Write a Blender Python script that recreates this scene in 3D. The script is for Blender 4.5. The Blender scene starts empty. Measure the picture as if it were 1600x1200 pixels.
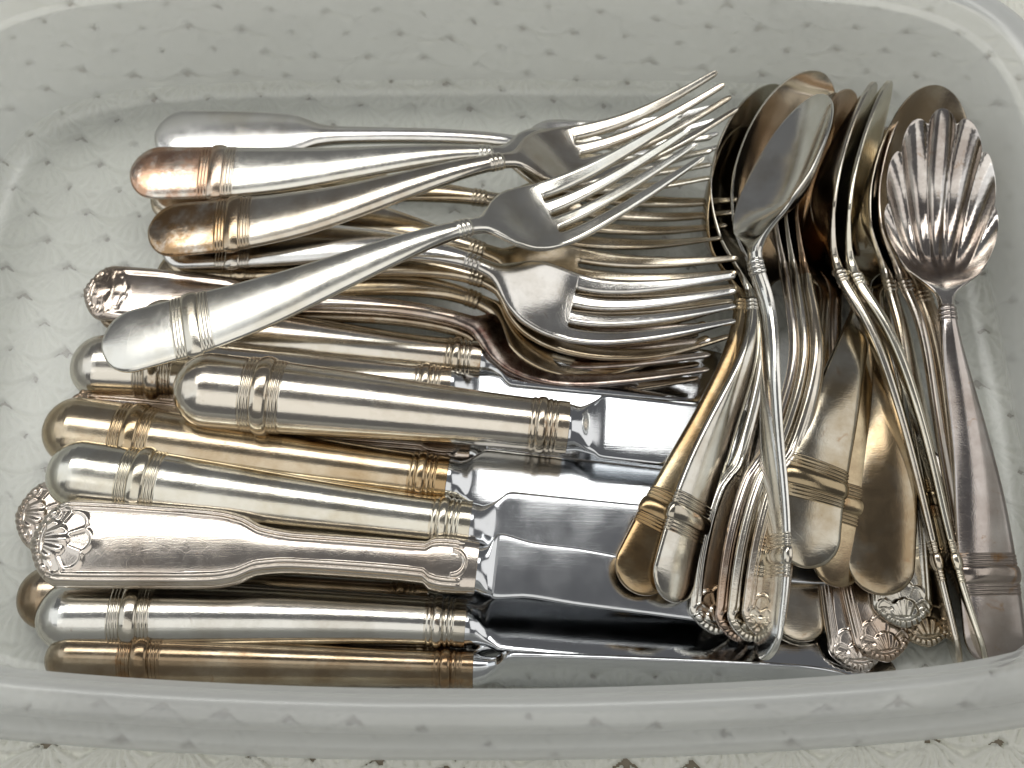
import bpy, math, random
import numpy as np
from mathutils import Vector
from math import radians, sin, cos, pi

random.seed(4)
rng = np.random.RandomState(7)
sc = bpy.context.scene
COL = sc.collection

# ------------------------------------------------------------------ camera, world, lamps, exposure
TILT, DIST, ZT, LENS = radians(24), .36, .02, 42.0
CAM = np.array([0, -sin(TILT) * DIST, ZT + cos(TILT) * DIST])
cd = bpy.data.cameras.new('camera')
cd.lens = LENS; cd.sensor_width = 36; cd.clip_start = .01; cd.clip_end = 20
cam = bpy.data.objects.new('camera', cd); COL.objects.link(cam)
cam.location = CAM; cam.rotation_euler = (TILT, 0, 0)
sc.camera = cam
cd.dof.use_dof = True; cd.dof.focus_distance = .335; cd.dof.aperture_fstop = 13

w = bpy.data.worlds.new('World'); sc.world = w; w.use_nodes = True
bg = w.node_tree.nodes['Background']
bg.inputs[0].default_value = (.95, .96, 1.0, 1); bg.inputs[1].default_value = .13

def area(name, loc, target, sx, sy, power, col):
    l = bpy.data.lights.new(name, 'AREA'); l.shape = 'RECTANGLE'
    l.size = sx; l.size_y = sy; l.energy = power; l.color = col
    o = bpy.data.objects.new(name, l); COL.objects.link(o)
    o.location = loc
    o.rotation_euler = (Vector(target) - Vector(loc)).to_track_quat('-Z', 'Y').to_euler()
    return o
area('window_light', (-.17, .447, 1.0), (-.15, 0, 0), 1.16, .27, 4.3, (1, .99, .96))
area('front_fill_light', (-.10, -.50, 1.0), (0, 0, 0), 1.3, .8, 2.8, (1, .98, .94))  # softbox added on the camera side for front cloth and handle highlights
area('left_fill_light', (-1.0, .05, .80), (0, 0, 0), .8, 1.0, 2.2, (.95, .98, 1))  # soft fill added from the left, no window there
area('right_fill_light', (.95, .10, .75), (0, 0, 0), .7, .9, 1.9, (1, .98, .95))  # added lamp that brightens the cloth and wall on the right

sc.view_settings.view_transform = 'Standard'
sc.view_settings.look = 'None'
sc.view_settings.exposure = 0.14
sc.view_settings.gamma = 1.0

# ------------------------------------------------------------------ helpers
def at(px, py, z):
    """photo pixel (1600x1200) and height in mm -> world point in mm"""
    k = 36 / LENS / 1600
    d = np.array([0, sin(TILT), -cos(TILT)]) + np.array([1, 0, 0]) * (px - 800) * k \
        - np.array([0, cos(TILT), sin(TILT)]) * (py - 600) * k
    C = CAM * 1000
    return C + d * ((z - C[2]) / d[2])

def tag(o, label=None, cat=None, group=None, kind=None):
    if label: o['label'] = label
    if cat: o['category'] = cat
    if group: o['group'] = group
    if kind: o['kind'] = kind
    return o

def empty(name, loc, label, cat, group=None):
    o = bpy.data.objects.new(name, None); COL.objects.link(o); o.location = loc
    o.empty_display_size = .01
    return tag(o, label, cat, group)

def new_mat(name):
    m = bpy.data.materials.new(name); m.use_nodes = True
    nt = m.node_tree; nt.nodes.clear()
    return m, nt

def nd(nt, t, **kw):
    n = nt.nodes.new(t)
    for k, v in kw.items():
        if k.startswith('i_'):
            key = k[2:]
            key = int(key) if key.isdigit() else key.replace('_', ' ')
            n.inputs[key].default_value = v
        else:
            setattr(n, k, v)
    return n

def ramp(nt, src, stops):
    r = nt.nodes.new('ShaderNodeValToRGB')
    e = r.color_ramp.elements
    while len(e) > 1: e.remove(e[-1])
    e[0].position = stops[0][0]; e[0].color = (*([stops[0][1]] * 3), 1) if not isinstance(stops[0][1], tuple) else (*stops[0][1], 1)
    for p, c in stops[1:]:
        n = e.new(p); n.color = (*([c] * 3), 1) if not isinstance(c, tuple) else (*c, 1)
    nt.links.new(src, r.inputs[0])
    return r

def pchip(x, y, q):
    x = np.asarray(x, float); y = np.asarray(y, float); q = np.clip(q, x[0], x[-1])
    h = np.diff(x); d = np.diff(y) / h
    m = np.zeros_like(y)
    for i in range(1, len(x) - 1):
        if d[i - 1] * d[i] > 0:
            w1 = 2 * h[i] + h[i - 1]; w2 = h[i] + 2 * h[i - 1]
            m[i] = (w1 + w2) / (w1 / d[i - 1] + w2 / d[i])
    m[0] = d[0]; m[-1] = d[-1]
    i = np.clip(np.searchsorted(x, q, 'right') - 1, 0, len(x) - 2)
    t = (q - x[i]) / h[i]
    return (2*t**3 - 3*t**2 + 1) * y[i] + (t**3 - 2*t**2 + t) * h[i] * m[i] + (-2*t**3 + 3*t**2) * y[i+1] + (t**3 - t**2) * h[i] * m[i+1]

def sstep(a, b, x):
    t = np.clip((x - a) / (b - a), 0, 1); return t * t * (3 - 2 * t)

def bump(x, c, hw):
    """rounded ridge of half width hw round c"""
    t = np.clip(1 - ((x - c) / hw) ** 2, 0, 1); return np.sqrt(t)

def gauss(x, c, s): return np.exp(-((x - c) / s) ** 2)

# ------------------------------------------------------------------ a piece of cutlery = one swept surface, cut into its parts
class Path:
    """natural cubic through the given world points (mm), by arc length"""
    def __init__(self, pts, roll):
        P = np.array(pts, float); n = len(P)
        c = np.concatenate([[0], np.cumsum(np.linalg.norm(np.diff(P, axis=0), axis=1) ** .8)])
        h = np.diff(c); A = np.zeros((n, n)); R = np.zeros((n, 3)); A[0, 0] = A[-1, -1] = 1
        for i in range(1, n - 1):
            A[i, i-1] = h[i-1]; A[i, i] = 2 * (h[i-1] + h[i]); A[i, i+1] = h[i]
            R[i] = 6 * ((P[i+1] - P[i]) / h[i] - (P[i] - P[i-1]) / h[i-1])
        M = np.linalg.solve(A, R)
        q = np.linspace(0, c[-1], 900); i = np.clip(np.searchsorted(c, q, 'right') - 1, 0, n - 2)
        t0 = (c[i+1] - q)[:, None]; t1 = (q - c[i])[:, None]; H = h[i][:, None]
        X = M[i] * t0**3 / (6*H) + M[i+1] * t1**3 / (6*H) + (P[i]/H - M[i]*H/6) * t0 + (P[i+1]/H - M[i+1]*H/6) * t1
        s = np.concatenate([[0], np.cumsum(np.linalg.norm(np.diff(X, axis=0), axis=1))])
        self.L = s[-1]; self.s = s; self.X = X
        self.knots = np.interp(c, q, s)
        T = np.gradient(X, s, axis=0); T /= np.linalg.norm(T, axis=1)[:, None]
        Z = np.array([0, 0, 1.0]); N = Z - (T @ Z)[:, None] * T; N /= np.linalg.norm(N, axis=1)[:, None]
        B = np.cross(T, N)
        r = np.interp(s, self.knots, np.radians(roll if np.ndim(roll) else [roll] * n))[:, None]
        self.T = T; self.N = N * np.cos(r) + B * np.sin(r); self.B = B * np.cos(r) - N * np.sin(r)

    def place(self, s, v, n):
        sh = s.shape; s = s.ravel(); v = v.ravel()[:, None]; n = n.ravel()[:, None]
        q = np.clip(s, 0, self.L)
        f = lambda A: np.stack([np.interp(q, self.s, A[:, k]) for k in range(3)], 1)
        X = f(self.X) + f(self.T) * (s - q)[:, None] + f(self.B) * v + f(self.N) * n
        return X.reshape(*sh, 3)

def grid_faces(nr, nc, base=0, closed=True):
    i = np.arange(nr - 1)[:, None] * nc; j = np.arange(nc)[None, :] if closed else np.arange(nc - 1)[None, :]
    j2 = (j + 1) % nc
    return np.stack([i + j, i + nc + j, i + nc + j2, i + j2], -1).reshape(-1, 4) + base

def finish(root, V, F, ftag, defs, along, mats):
    """V mm world, F quads, ftag part index per face, defs list of (name, material key, parent index or None)"""
    loc = np.array(root.location)
    key = np.round(V * 1e4).astype(np.int64)
    _, first, inv = np.unique(key, axis=0, return_index=True, return_inverse=True)
    inv = inv.ravel(); V = V[first]; along = along[first]; F = inv[F]
    a, b, c, d = F.T
    n = np.cross(V[c] - V[a], V[d] - V[b])
    ok = np.linalg.norm(n, axis=1) > 1e-9
    F = F[ok]; n = n[ok]; ftag = ftag[ok]
    VN = np.zeros_like(V)
    # angle-free area weights, softened so slivers count too
    nn = n / np.linalg.norm(n, axis=1)[:, None] * (np.linalg.norm(n, axis=1)[:, None] ** .8)
    for k in range(4): np.add.at(VN, F[:, k], nn)
    VN /= np.maximum(np.linalg.norm(VN, axis=1), 1e-12)[:, None]
    objs = {}
    for pi_, (name, mk, par) in enumerate(defs):
        sel = F[ftag == pi_]
        if len(sel) == 0: objs[pi_] = None; continue
        ids, loc_i = np.unique(sel, return_inverse=True); loc_i = loc_i.reshape(sel.shape)
        faces = []
        for q in loc_i.tolist():
            u = []
            for x in q:
                if x not in u: u.append(x)
            if len(u) > 2: faces.append(u)
        me = bpy.data.meshes.new(name)
        P = V[ids] / 1000 - loc
        me.from_pydata(P.tolist(), [], faces)
        me.polygons.foreach_set('use_smooth', [True] * len(me.polygons))
        at_ = me.attributes.new('along', 'FLOAT', 'POINT'); at_.data.foreach_set('value', along[ids].astype(np.float32))
        me.materials.append(mats[mk])
        me.update()
        me.normals_split_custom_set_from_vertices(VN[ids].tolist())
        o = bpy.data.objects.new(name, me); COL.objects.link(o)
        o.parent = objs[par] if par is not None and objs.get(par) else root
        objs[pi_] = o
    return objs

# columns of the ring: f in [-1, 1]
def tube(path, S, f, sec, warp=None, caps=True):
    """sec(s[:,None], f[None,:]) -> v, ntop, nbot ; returns V (R,2M,3) grid"""
    S = np.asarray(S, float)
    v, nt, nb = sec(S[:, None], f[None, :])
    s2 = np.broadcast_to(S[:, None], v.shape)
    vv = np.concatenate([v[:, ::-1], v], 1); nn = np.concatenate([nt[:, ::-1], nb], 1); ss = np.concatenate([s2, s2], 1)
    if warp: ss, vv, nn = warp(ss, vv, nn)
    X = path.place(ss, vv, nn)
    return X, ss

OV = np.sin(np.linspace(-1, 1, 27) * pi / 2)

def oval(f, p=2.0): return np.clip(1 - np.abs(f) ** p, 0, 1) ** (1 / p)

def sgrid(L, base, fine, step):
    """stations 0..L, spacing base, with fine spacing inside the (a, b) ranges"""
    pts = [0.0]
    s = 0.0
    while s < L - 1e-6:
        d = base
        for (a, b) in fine:
            if a - base <= s <= b: d = step
        s = min(L, s + d); pts.append(s)
    return np.array(pts)

def end_stations(r): return r * (1 - np.cos(np.linspace(0, pi / 2, 14)))

def band_h(s, c, k=1.0):
    """raised bar with three fine lines on each side, centred on c; mm"""
    h = 1.0 * k * bump(s, c, 2.5) ** 1.2
    for sgn in (-1, 1):
        for q in (3.1, 4.1, 5.1): h = np.maximum(h, .27 * k * bump(s, c + sgn * q, .5))
        for q in (2.65, 3.6, 4.6, 5.6): h = h - .13 * bump(s, c + sgn * q, .3)
    return h

def neck_h(s, e):
    h = 0
    for q in (1.0, 2.4, 3.8): h = np.maximum(h, .40 * bump(s, e - q, .66))
    return h

def shell_h(s, v, W):
    """shell ornament at the butt, relief in mm"""
    k = W / 9.0
    x = s / k; y = v / k
    r = np.hypot(x - 9.5, y); th = np.arctan2(y, 9.5 - x)          # round the butt, seen from inside
    near = (np.abs(th) < 1.05) & (x < 9)
    h = np.zeros_like(x + y)
    h = np.maximum(h, near * .65 * sstep(7.3, 7.7, r) * (.5 + .5 * np.cos(th * 30)))
    h = np.maximum(h, near * .36 * bump(r, 6.75, .5))
    # ribbed fan
    q = np.hypot((x - 3.6) / 1.30, y / 1.05); ang = np.arctan2(y, x - .2)
    dome = (1 - sstep(3.6, 4.5, q)) * sstep(3.2, 3.9, x)
    h = np.maximum(h, dome * (.40 + .42 * (.5 + .5 * np.cos(ang * 19)) + .25 * (1 - (q / 4.6) ** 2)))
    # outer petals with raised outlines
    a2 = np.arctan2(y, x - 5.0); lob = np.abs(np.cos(a2 * 4.5))
    R = 6.5 + 1.3 * lob ** .7; q2 = np.hypot((x - 5.0) / 1.12, y)
    pet = (1 - sstep(1.5, 1.7, np.abs(a2))) * (x > 4.6)
    h = np.maximum(h, pet * .40 * np.exp(-((q2 - R) / .42) ** 2))
    h = np.maximum(h, pet * (q2 < R) * (.08 + .26 * np.exp(-(lob / .3) ** 2)))
    # two scroll knobs
    for sg in (-1, 1):
        d = np.hypot(x - 4.0, y - sg * 6.0); h = np.maximum(h, .85 * np.sqrt(np.clip(1 - (d / 1.2) ** 2, 0, 1)))
        h = np.maximum(h, .35 * bump(d, 1.95, .4) * (x > 3))
    return h * k * .8

def thread_h(f, s, w, s0):
    """two threads parallel to the edge"""
    d = (1 - np.abs(f)) * w
    return (.42 * bump(d, 1.1, .52) + .42 * bump(d, 2.3, .52)) * sstep(s0 - 2, s0 + 1.5, s) * sstep(2.6, 4.0, w)

def handle_fn(style, Lh, W=8.8, wn=2.5, th=1.75, tn=2.1, fat=False):
    """returns sec(s,f), fine ranges, sub-part ranges"""
    if style == 'banded':
        bc = .235 * Lh + 1
        kx = [0, .22, .4, .6, .8, .94, 1]; kw = [W, W * .96, W * .84, W * .62, W * .42, wn * 1.14, wn]
        bands = [('band', bc - 6.0, bc + 6.0)]; fine = [(bc - 6.2, bc + 6.2), (Lh - 5.5, Lh)]
    elif style == 'plain':
        kx = [0, .2, .4, .6, .8, .94, 1]; kw = [W, W * .97, W * .85, W * .55, W * .38, wn * 1.1, wn]
        bands = []; fine = []
    else:                                        # fiddle outline, 'shell' or 'fiddle'
        kx = [0, .12, .30, .40, .44, .48, .55, .75, 1]; kw = [W, W, W * .93, W * .80, W * .62, W * .43, W * .34, W * .29, wn]
        bands = []; fine = [(0, 17), (.36 * Lh, .5 * Lh)]
    ktx = [0, .1, .5, .85, 1]; kty = [th * .9, th, th * 1.2, tn, tn]
    R = W * (.78 if style in ('shell',) else .98)
    def wt(s):
        s_ = np.clip(s / Lh, 0, 1)
        wdt = pchip(kx, kw, s_); t = pchip(ktx, kty, s_)
        e = np.sqrt(np.clip(1 - (1 - np.clip(s / R, 0, 1)) ** 2, 0, 1)) if style != 'shell' else np.clip(1 - (1 - np.clip(s / R, 0, 1)) ** 1.8, 0, 1) ** .75
        return wdt * e, t * (np.clip(e, 0, 1) ** .35 if not fat else 1), wdt
    def sec(s, f):
        wdt, t, w0 = wt(s)
        p = 2.3 if style in ('banded', 'plain') else 3.2
        o = oval(f, p)
        # crowned face and a thin outer lip
        nt = t * (.22 * oval(f, 6) + .78 * oval(f, 2.0) * (1 if style != 'shell' else 1)); nb = -t * .55 * oval(f, 4) - 0 * s
        v = wdt * f
        if style == 'banded':
            h = band_h(s, bc); h2 = neck_h(s, Lh)
            v = v + np.sign(f) * np.abs(f) ** 3 * (h * .75 + h2 * .8)
            nt = nt + (h * .8 + h2) * oval(f, 3); nb = nb - (h * .5 + h2 * .7) * oval(f, 3)
        if style == 'shell':
            nt = nt + thread_h(f, s, wdt, 8.5) + shell_h(s, v, W) * oval(f, 8) * (s < 18)
            # hollow middle between the threads
            nt = nt - .25 * oval(f / .8, 4) * (np.abs(f) < .8) * sstep(10, 18, s) * (wdt > 5)
        return v, nt, nb
    return sec, fine, bands, wt

def split_defs():
    return []

def cutlery_root(name, pts, label, cat, group):
    c = np.mean(np.array(pts), 0); c[2] = min(p[2] for p in pts)
    return empty(name, (c / 1000).tolist(), label, cat, group)

# ---- fork ---------------------------------------------------------
def make_fork(pts, roll, style, label, mats, group, W=9.8, HW=11.4, tinemm=None):
    """pts: butt, mid, neck, slot roots, tine middle, tips"""
    path = Path(pts, roll)
    kn = path.knots; Lh = kn[-4]; Lr = kn[-3]; L = path.L
    hsec, fine, bands, wt = handle_fn(style, Lh, W=W)
    # columns: 4 tines x 7
    tc = np.array([0, .13, .3, .5, .7, .87, 1.0]); f = []; tin = []; pos = []
    for k in range(4):
        for q in tc: f.append(-1 + (k + q) * .5); tin.append(k); pos.append(q)
    f = np.array(f); tin = np.array(tin); pos = np.array(pos)
    foval = np.sin(f * pi / 2)
    edge = np.where((pos == 0) | (pos == 1), .5, np.where((pos < .2) | (pos > .8), .95, 1.0))
    outer = ((tin == 0) & (pos < .5)) | ((tin == 3) & (pos > .5))
    hl = Lr - Lh
    gmax = .78
    def sec(s, _f):
        bl = sstep(Lh + .15 * hl, Lh + .75 * hl, s)
        fc = foval[None, :] * (1 - bl) + f[None, :] * bl
        # handle side
        v1, nt1, nb1 = hsec(np.minimum(s, Lh), fc)
        # head outline
        u = (s - Lh) / hl
        hw = pchip([0, .14, .26, .42, .62, .85, 1.25, 1.6], [2.5, 2.8, 5.0, 8.6, HW * .96, HW * 1.02, HW, HW * .97], np.clip(u, 0, 1.6))
        tend = np.clip((s - Lr) / (L - Lr), 0, 1)
        hw = hw * (1 - .10 * tend)
        g = gmax * np.sqrt(np.clip(1 - (1 - np.clip((s - Lr) / 1.4, 0, 1)) ** 2, 0, 1)) * (1 + .45 * tend)
        v2 = hw * fc
        # tine centre line and own half width
        c = (-0.75 + .5 * tin[None, :]) * hw
        tw = hw * .25 - g
        tw = tw * (1 - .35 * tend ** 2) * np.sqrt(np.clip(1 - np.clip((s - (L - 1.8)) / 1.8, 0, 1) ** 2 * .93, 0, 1))
        isout_l = (tin == 0)[None, :]; isout_r = (tin == 3)[None, :]
        lo = np.where(isout_l, -hw * (1 + 0 * f[None, :]), c - hw * .25 + g); hi = np.where(isout_r, hw * (1 + 0 * f[None, :]), c + hw * .25 - g)
        sh = sstep(Lr + 1.4, L, s)
        cc = c; lo = lo * (1 - sh) + (cc - tw) * sh; hi = hi * (1 - sh) + (cc + tw) * sh
        v2 = np.where(s > Lr, lo + (hi - lo) * pos[None, :], v2)
        th = pchip([0, .3, .8, 1.0, 1.6, 2.5], [1.9, 1.5, .95, .9, 1.0, .8], np.clip(u, 0, 2.5)) * (1 - .25 * tend)
        th = th * np.sqrt(np.clip(1 - np.clip((s - (L - 1.8)) / 1.8, 0, 1) ** 2 * .9, 0, 1))
        gg = np.clip(g / gmax, 0, 1)
        gs = np.where(((pos > 0) & (pos < 1))[None, :], sstep(Lr, Lr + 8, s) + 0 * f[None, :], gg + 0 * f[None, :])
        ef = np.where(outer[None, :], edge[None, :], 1 - (1 - edge[None, :]) * gs)
        plate_n = th * ef
        dish = -1.1 * (1 - fc ** 2) * sstep(.2, .9, u) * (1 - .6 * tend)
        o = oval(fc, 2.6)
        nt2 = th * o * (1 - bl) + plate_n * bl + dish
        nb2 = -th * .8 * o * (1 - bl) - plate_n * bl + dish
        k = (s <= Lh)
        return np.where(k, v1, v2), np.where(k, nt1, nt2), np.where(k, nb1, nb2)
    S = np.concatenate([end_stations(W * .98), sgrid(L, 1.6, fine + [(Lr - .1, Lr + 1.5), (L - 1.9, L)], .17)])
    S = np.unique(np.round(np.concatenate([S, [Lh, Lr]]), 3)); S = S[S >= 0]
    if style == 'shell': S = np.unique(np.concatenate([S, np.arange(0, 17, .18)]))
    M = len(f)
    if style == 'shell':
        pass
    X, ss = tube(path, S, f, sec)
    R = len(S); V = X.reshape(-1, 3); al = np.broadcast_to(S[:, None], (R, 2 * M)).ravel() / L
    cols = np.concatenate([np.arange(M)[::-1], np.arange(M)])
    F = []; T = []
    defs = [('handle', 'silver', None), ('head', 'silver', None)]
    for b in bands: defs.append((b[0], 'band', 0))
    tbase = len(defs)
    for k in range(4): defs.append(('tine', 'silver', None))
    tinecol = tin[cols]
    iroot = int(np.searchsorted(S, Lr - 1e-6))
    for i in range(R - 1):
        sm = .5 * (S[i] + S[i + 1])
        part = 0 if sm < Lh else (1 if sm < Lr else -1)
        for bi, b in enumerate(bands):
            if b[1] < sm < b[2]: part = 2 + bi
        for j in range(2 * M):
            j2 = (j + 1) % (2 * M)
            a = i * 2 * M + j; b_ = i * 2 * M + j2
            same = tinecol[j] == tinecol[j2]
            if part == -1:
                if same: F.append((a, a + 2 * M, b_ + 2 * M, b_)); T.append(tbase + tinecol[j])
            else:
                F.append((a, a + 2 * M, b_ + 2 * M, b_)); T.append(part)
        if part == -1:                          # the inner walls of the slots
            for k in range(4):
                first = k * 7; last = k * 7 + 6
                for ci, flip in ((first, False), (last, True)):
                    top = i * 2 * M + (M - 1 - ci); bot = i * 2 * M + M + ci
                    if (k == 0 and not flip) or (k == 3 and flip): continue
                    q = (top, top + 2 * M, bot + 2 * M, bot)
                    if flip: q = q[::-1]
                    F.append(q); T.append(tbase + k)
    for k in range(4):                          # tips
        r0 = (R - 1) * 2 * M
        for j in range(6):
            c0 = k * 7 + j
            F.append((r0 + M - 1 - c0, r0 + M + c0, r0 + M + c0 + 1, r0 + M - 1 - (c0 + 1))); T.append(tbase + k)
    root = cutlery_root('fork', pts, label, 'fork', group)
    finish(root, V, np.array(F), np.array(T), defs, al, mats)
    return root

def bowl_outline(u, fluted):
    lo = np.clip(np.sin(pi * u), 0, 1) ** (.70 if fluted else .62)
    hi = np.clip(1 - np.abs(2 * u - 1) ** 2.6, 0, 1) ** .5
    return np.where(u < .5, lo, hi)

def lobes(th): return 25 * (th - .38 * th * np.abs(th))

# ---- spoon --------------------------------------------------------
def make_spoon(pts, roll, style, label, mats, group, W=8.6, BW=17.0, depth=8.5, fluted=0, name='spoon', neck_i=-3, wn=2.3):
    """pts: butt ... neck, bowl middle, tip (neck is the third from the end)"""
    path = Path(pts, roll)
    Lh = path.knots[neck_i]; L = path.L; Lb = L - Lh
    hsec, fine, bands, wt = handle_fn(style, Lh, W=W, wn=wn)
    f = np.sin(np.linspace(-1, 1, 97 if fluted else 65 if style == 'shell' else 31) * pi / 2)
    def sec(s, ff):
        v1, nt1, nb1 = hsec(np.minimum(s, Lh), ff)
        u = np.clip((s - Lh) / Lb, 0, 1)
        bell = BW * bowl_outline(u, fluted)
        bl = sstep(.0, .22, u)
        hw = wn * (1 - bl) + bell * bl
        t = 1.9 * (1 - sstep(0, .2, u)) + .62 * sstep(0, .2, u)
        D = depth * np.clip(np.sin(pi * np.clip(u, 0, 1) ** .85), 0, 1) ** .9 * sstep(-.02, .42, u)
        n0 = -D * (1 - np.abs(ff) ** 2.0)
        o = oval(ff, 2.3) * (1 - bl) + oval(ff, 10) * bl
        v2 = hw * ff
        if fluted:
            x = (s - Lh); th = np.arctan2(v2, x + 3)
            rel = fluted * (np.abs(np.cos(lobes(th))) ** .8 - .6) * sstep(.15, .45, u) * sstep(.1, .45, np.hypot(v2, x) / Lb)
            n0 = n0 - rel * 1.0
        nt2 = n0 + t * o; nb2 = n0 - t * o
        k = s <= Lh
        return np.where(k, v1, v2), np.where(k, nt1, nt2), np.where(k, nb1, nb2)
    warp = None
    if fluted:
        def warp(s, v, n):
            x = s - Lh; r = np.hypot(x + 3, v); th = np.arctan2(v, x + 3)
            u = np.clip((s - Lh) / Lb, 0, 1)
            bell = BW * bowl_outline(u, fluted)
            ed = np.where(u > 0, np.clip(np.maximum(np.abs(v) / np.maximum(bell, .1), sstep(.55, 1, u)), 0, 1), 0)
            m = (np.abs(np.cos(lobes(th))) ** .5 - .5) * .085 * ed ** 3 * sstep(.12, .3, u)
            return s + (x + 3) * m * (s > Lh), v * (1 + m * (s > Lh)), n
    S = np.concatenate([end_stations(W * .98), sgrid(L, 1.5, fine, .16), Lh + Lb * (1 - (1 - np.linspace(0, 1, 46 if not fluted else 90)) ** 1.35), L - .6 * (1 - np.linspace(0, 1, 8)) ** 2, [Lh]])
    if style == 'shell': S = np.concatenate([S, np.arange(0, 17, .18)])
    S = np.unique(np.round(S, 3))
    S = S[S <= L]
    X, ss = tube(path, S, f, sec, warp)
    R, C = X.shape[:2]
    V = X.reshape(-1, 3); al = np.broadcast_to(S[:, None], (R, C)).ravel() / L
    F = grid_faces(R, C)
    mid = np.repeat(.5 * (S[1:] + S[:-1]), C)
    T = np.where(mid < Lh, 0, 1)
    defs = [('handle', 'silver', None), ('bowl', 'bowl', None)]
    for bi, b in enumerate(bands):
        defs.append((b[0], 'band', 0)); T = np.where((mid > b[1]) & (mid < b[2]), 2 + bi, T)
    root = cutlery_root(name, pts, label, 'spoon' if name != 'serving_spoon' else 'serving spoon', group)
    finish(root, V, F, T, defs, al, mats)
    return root

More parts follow.
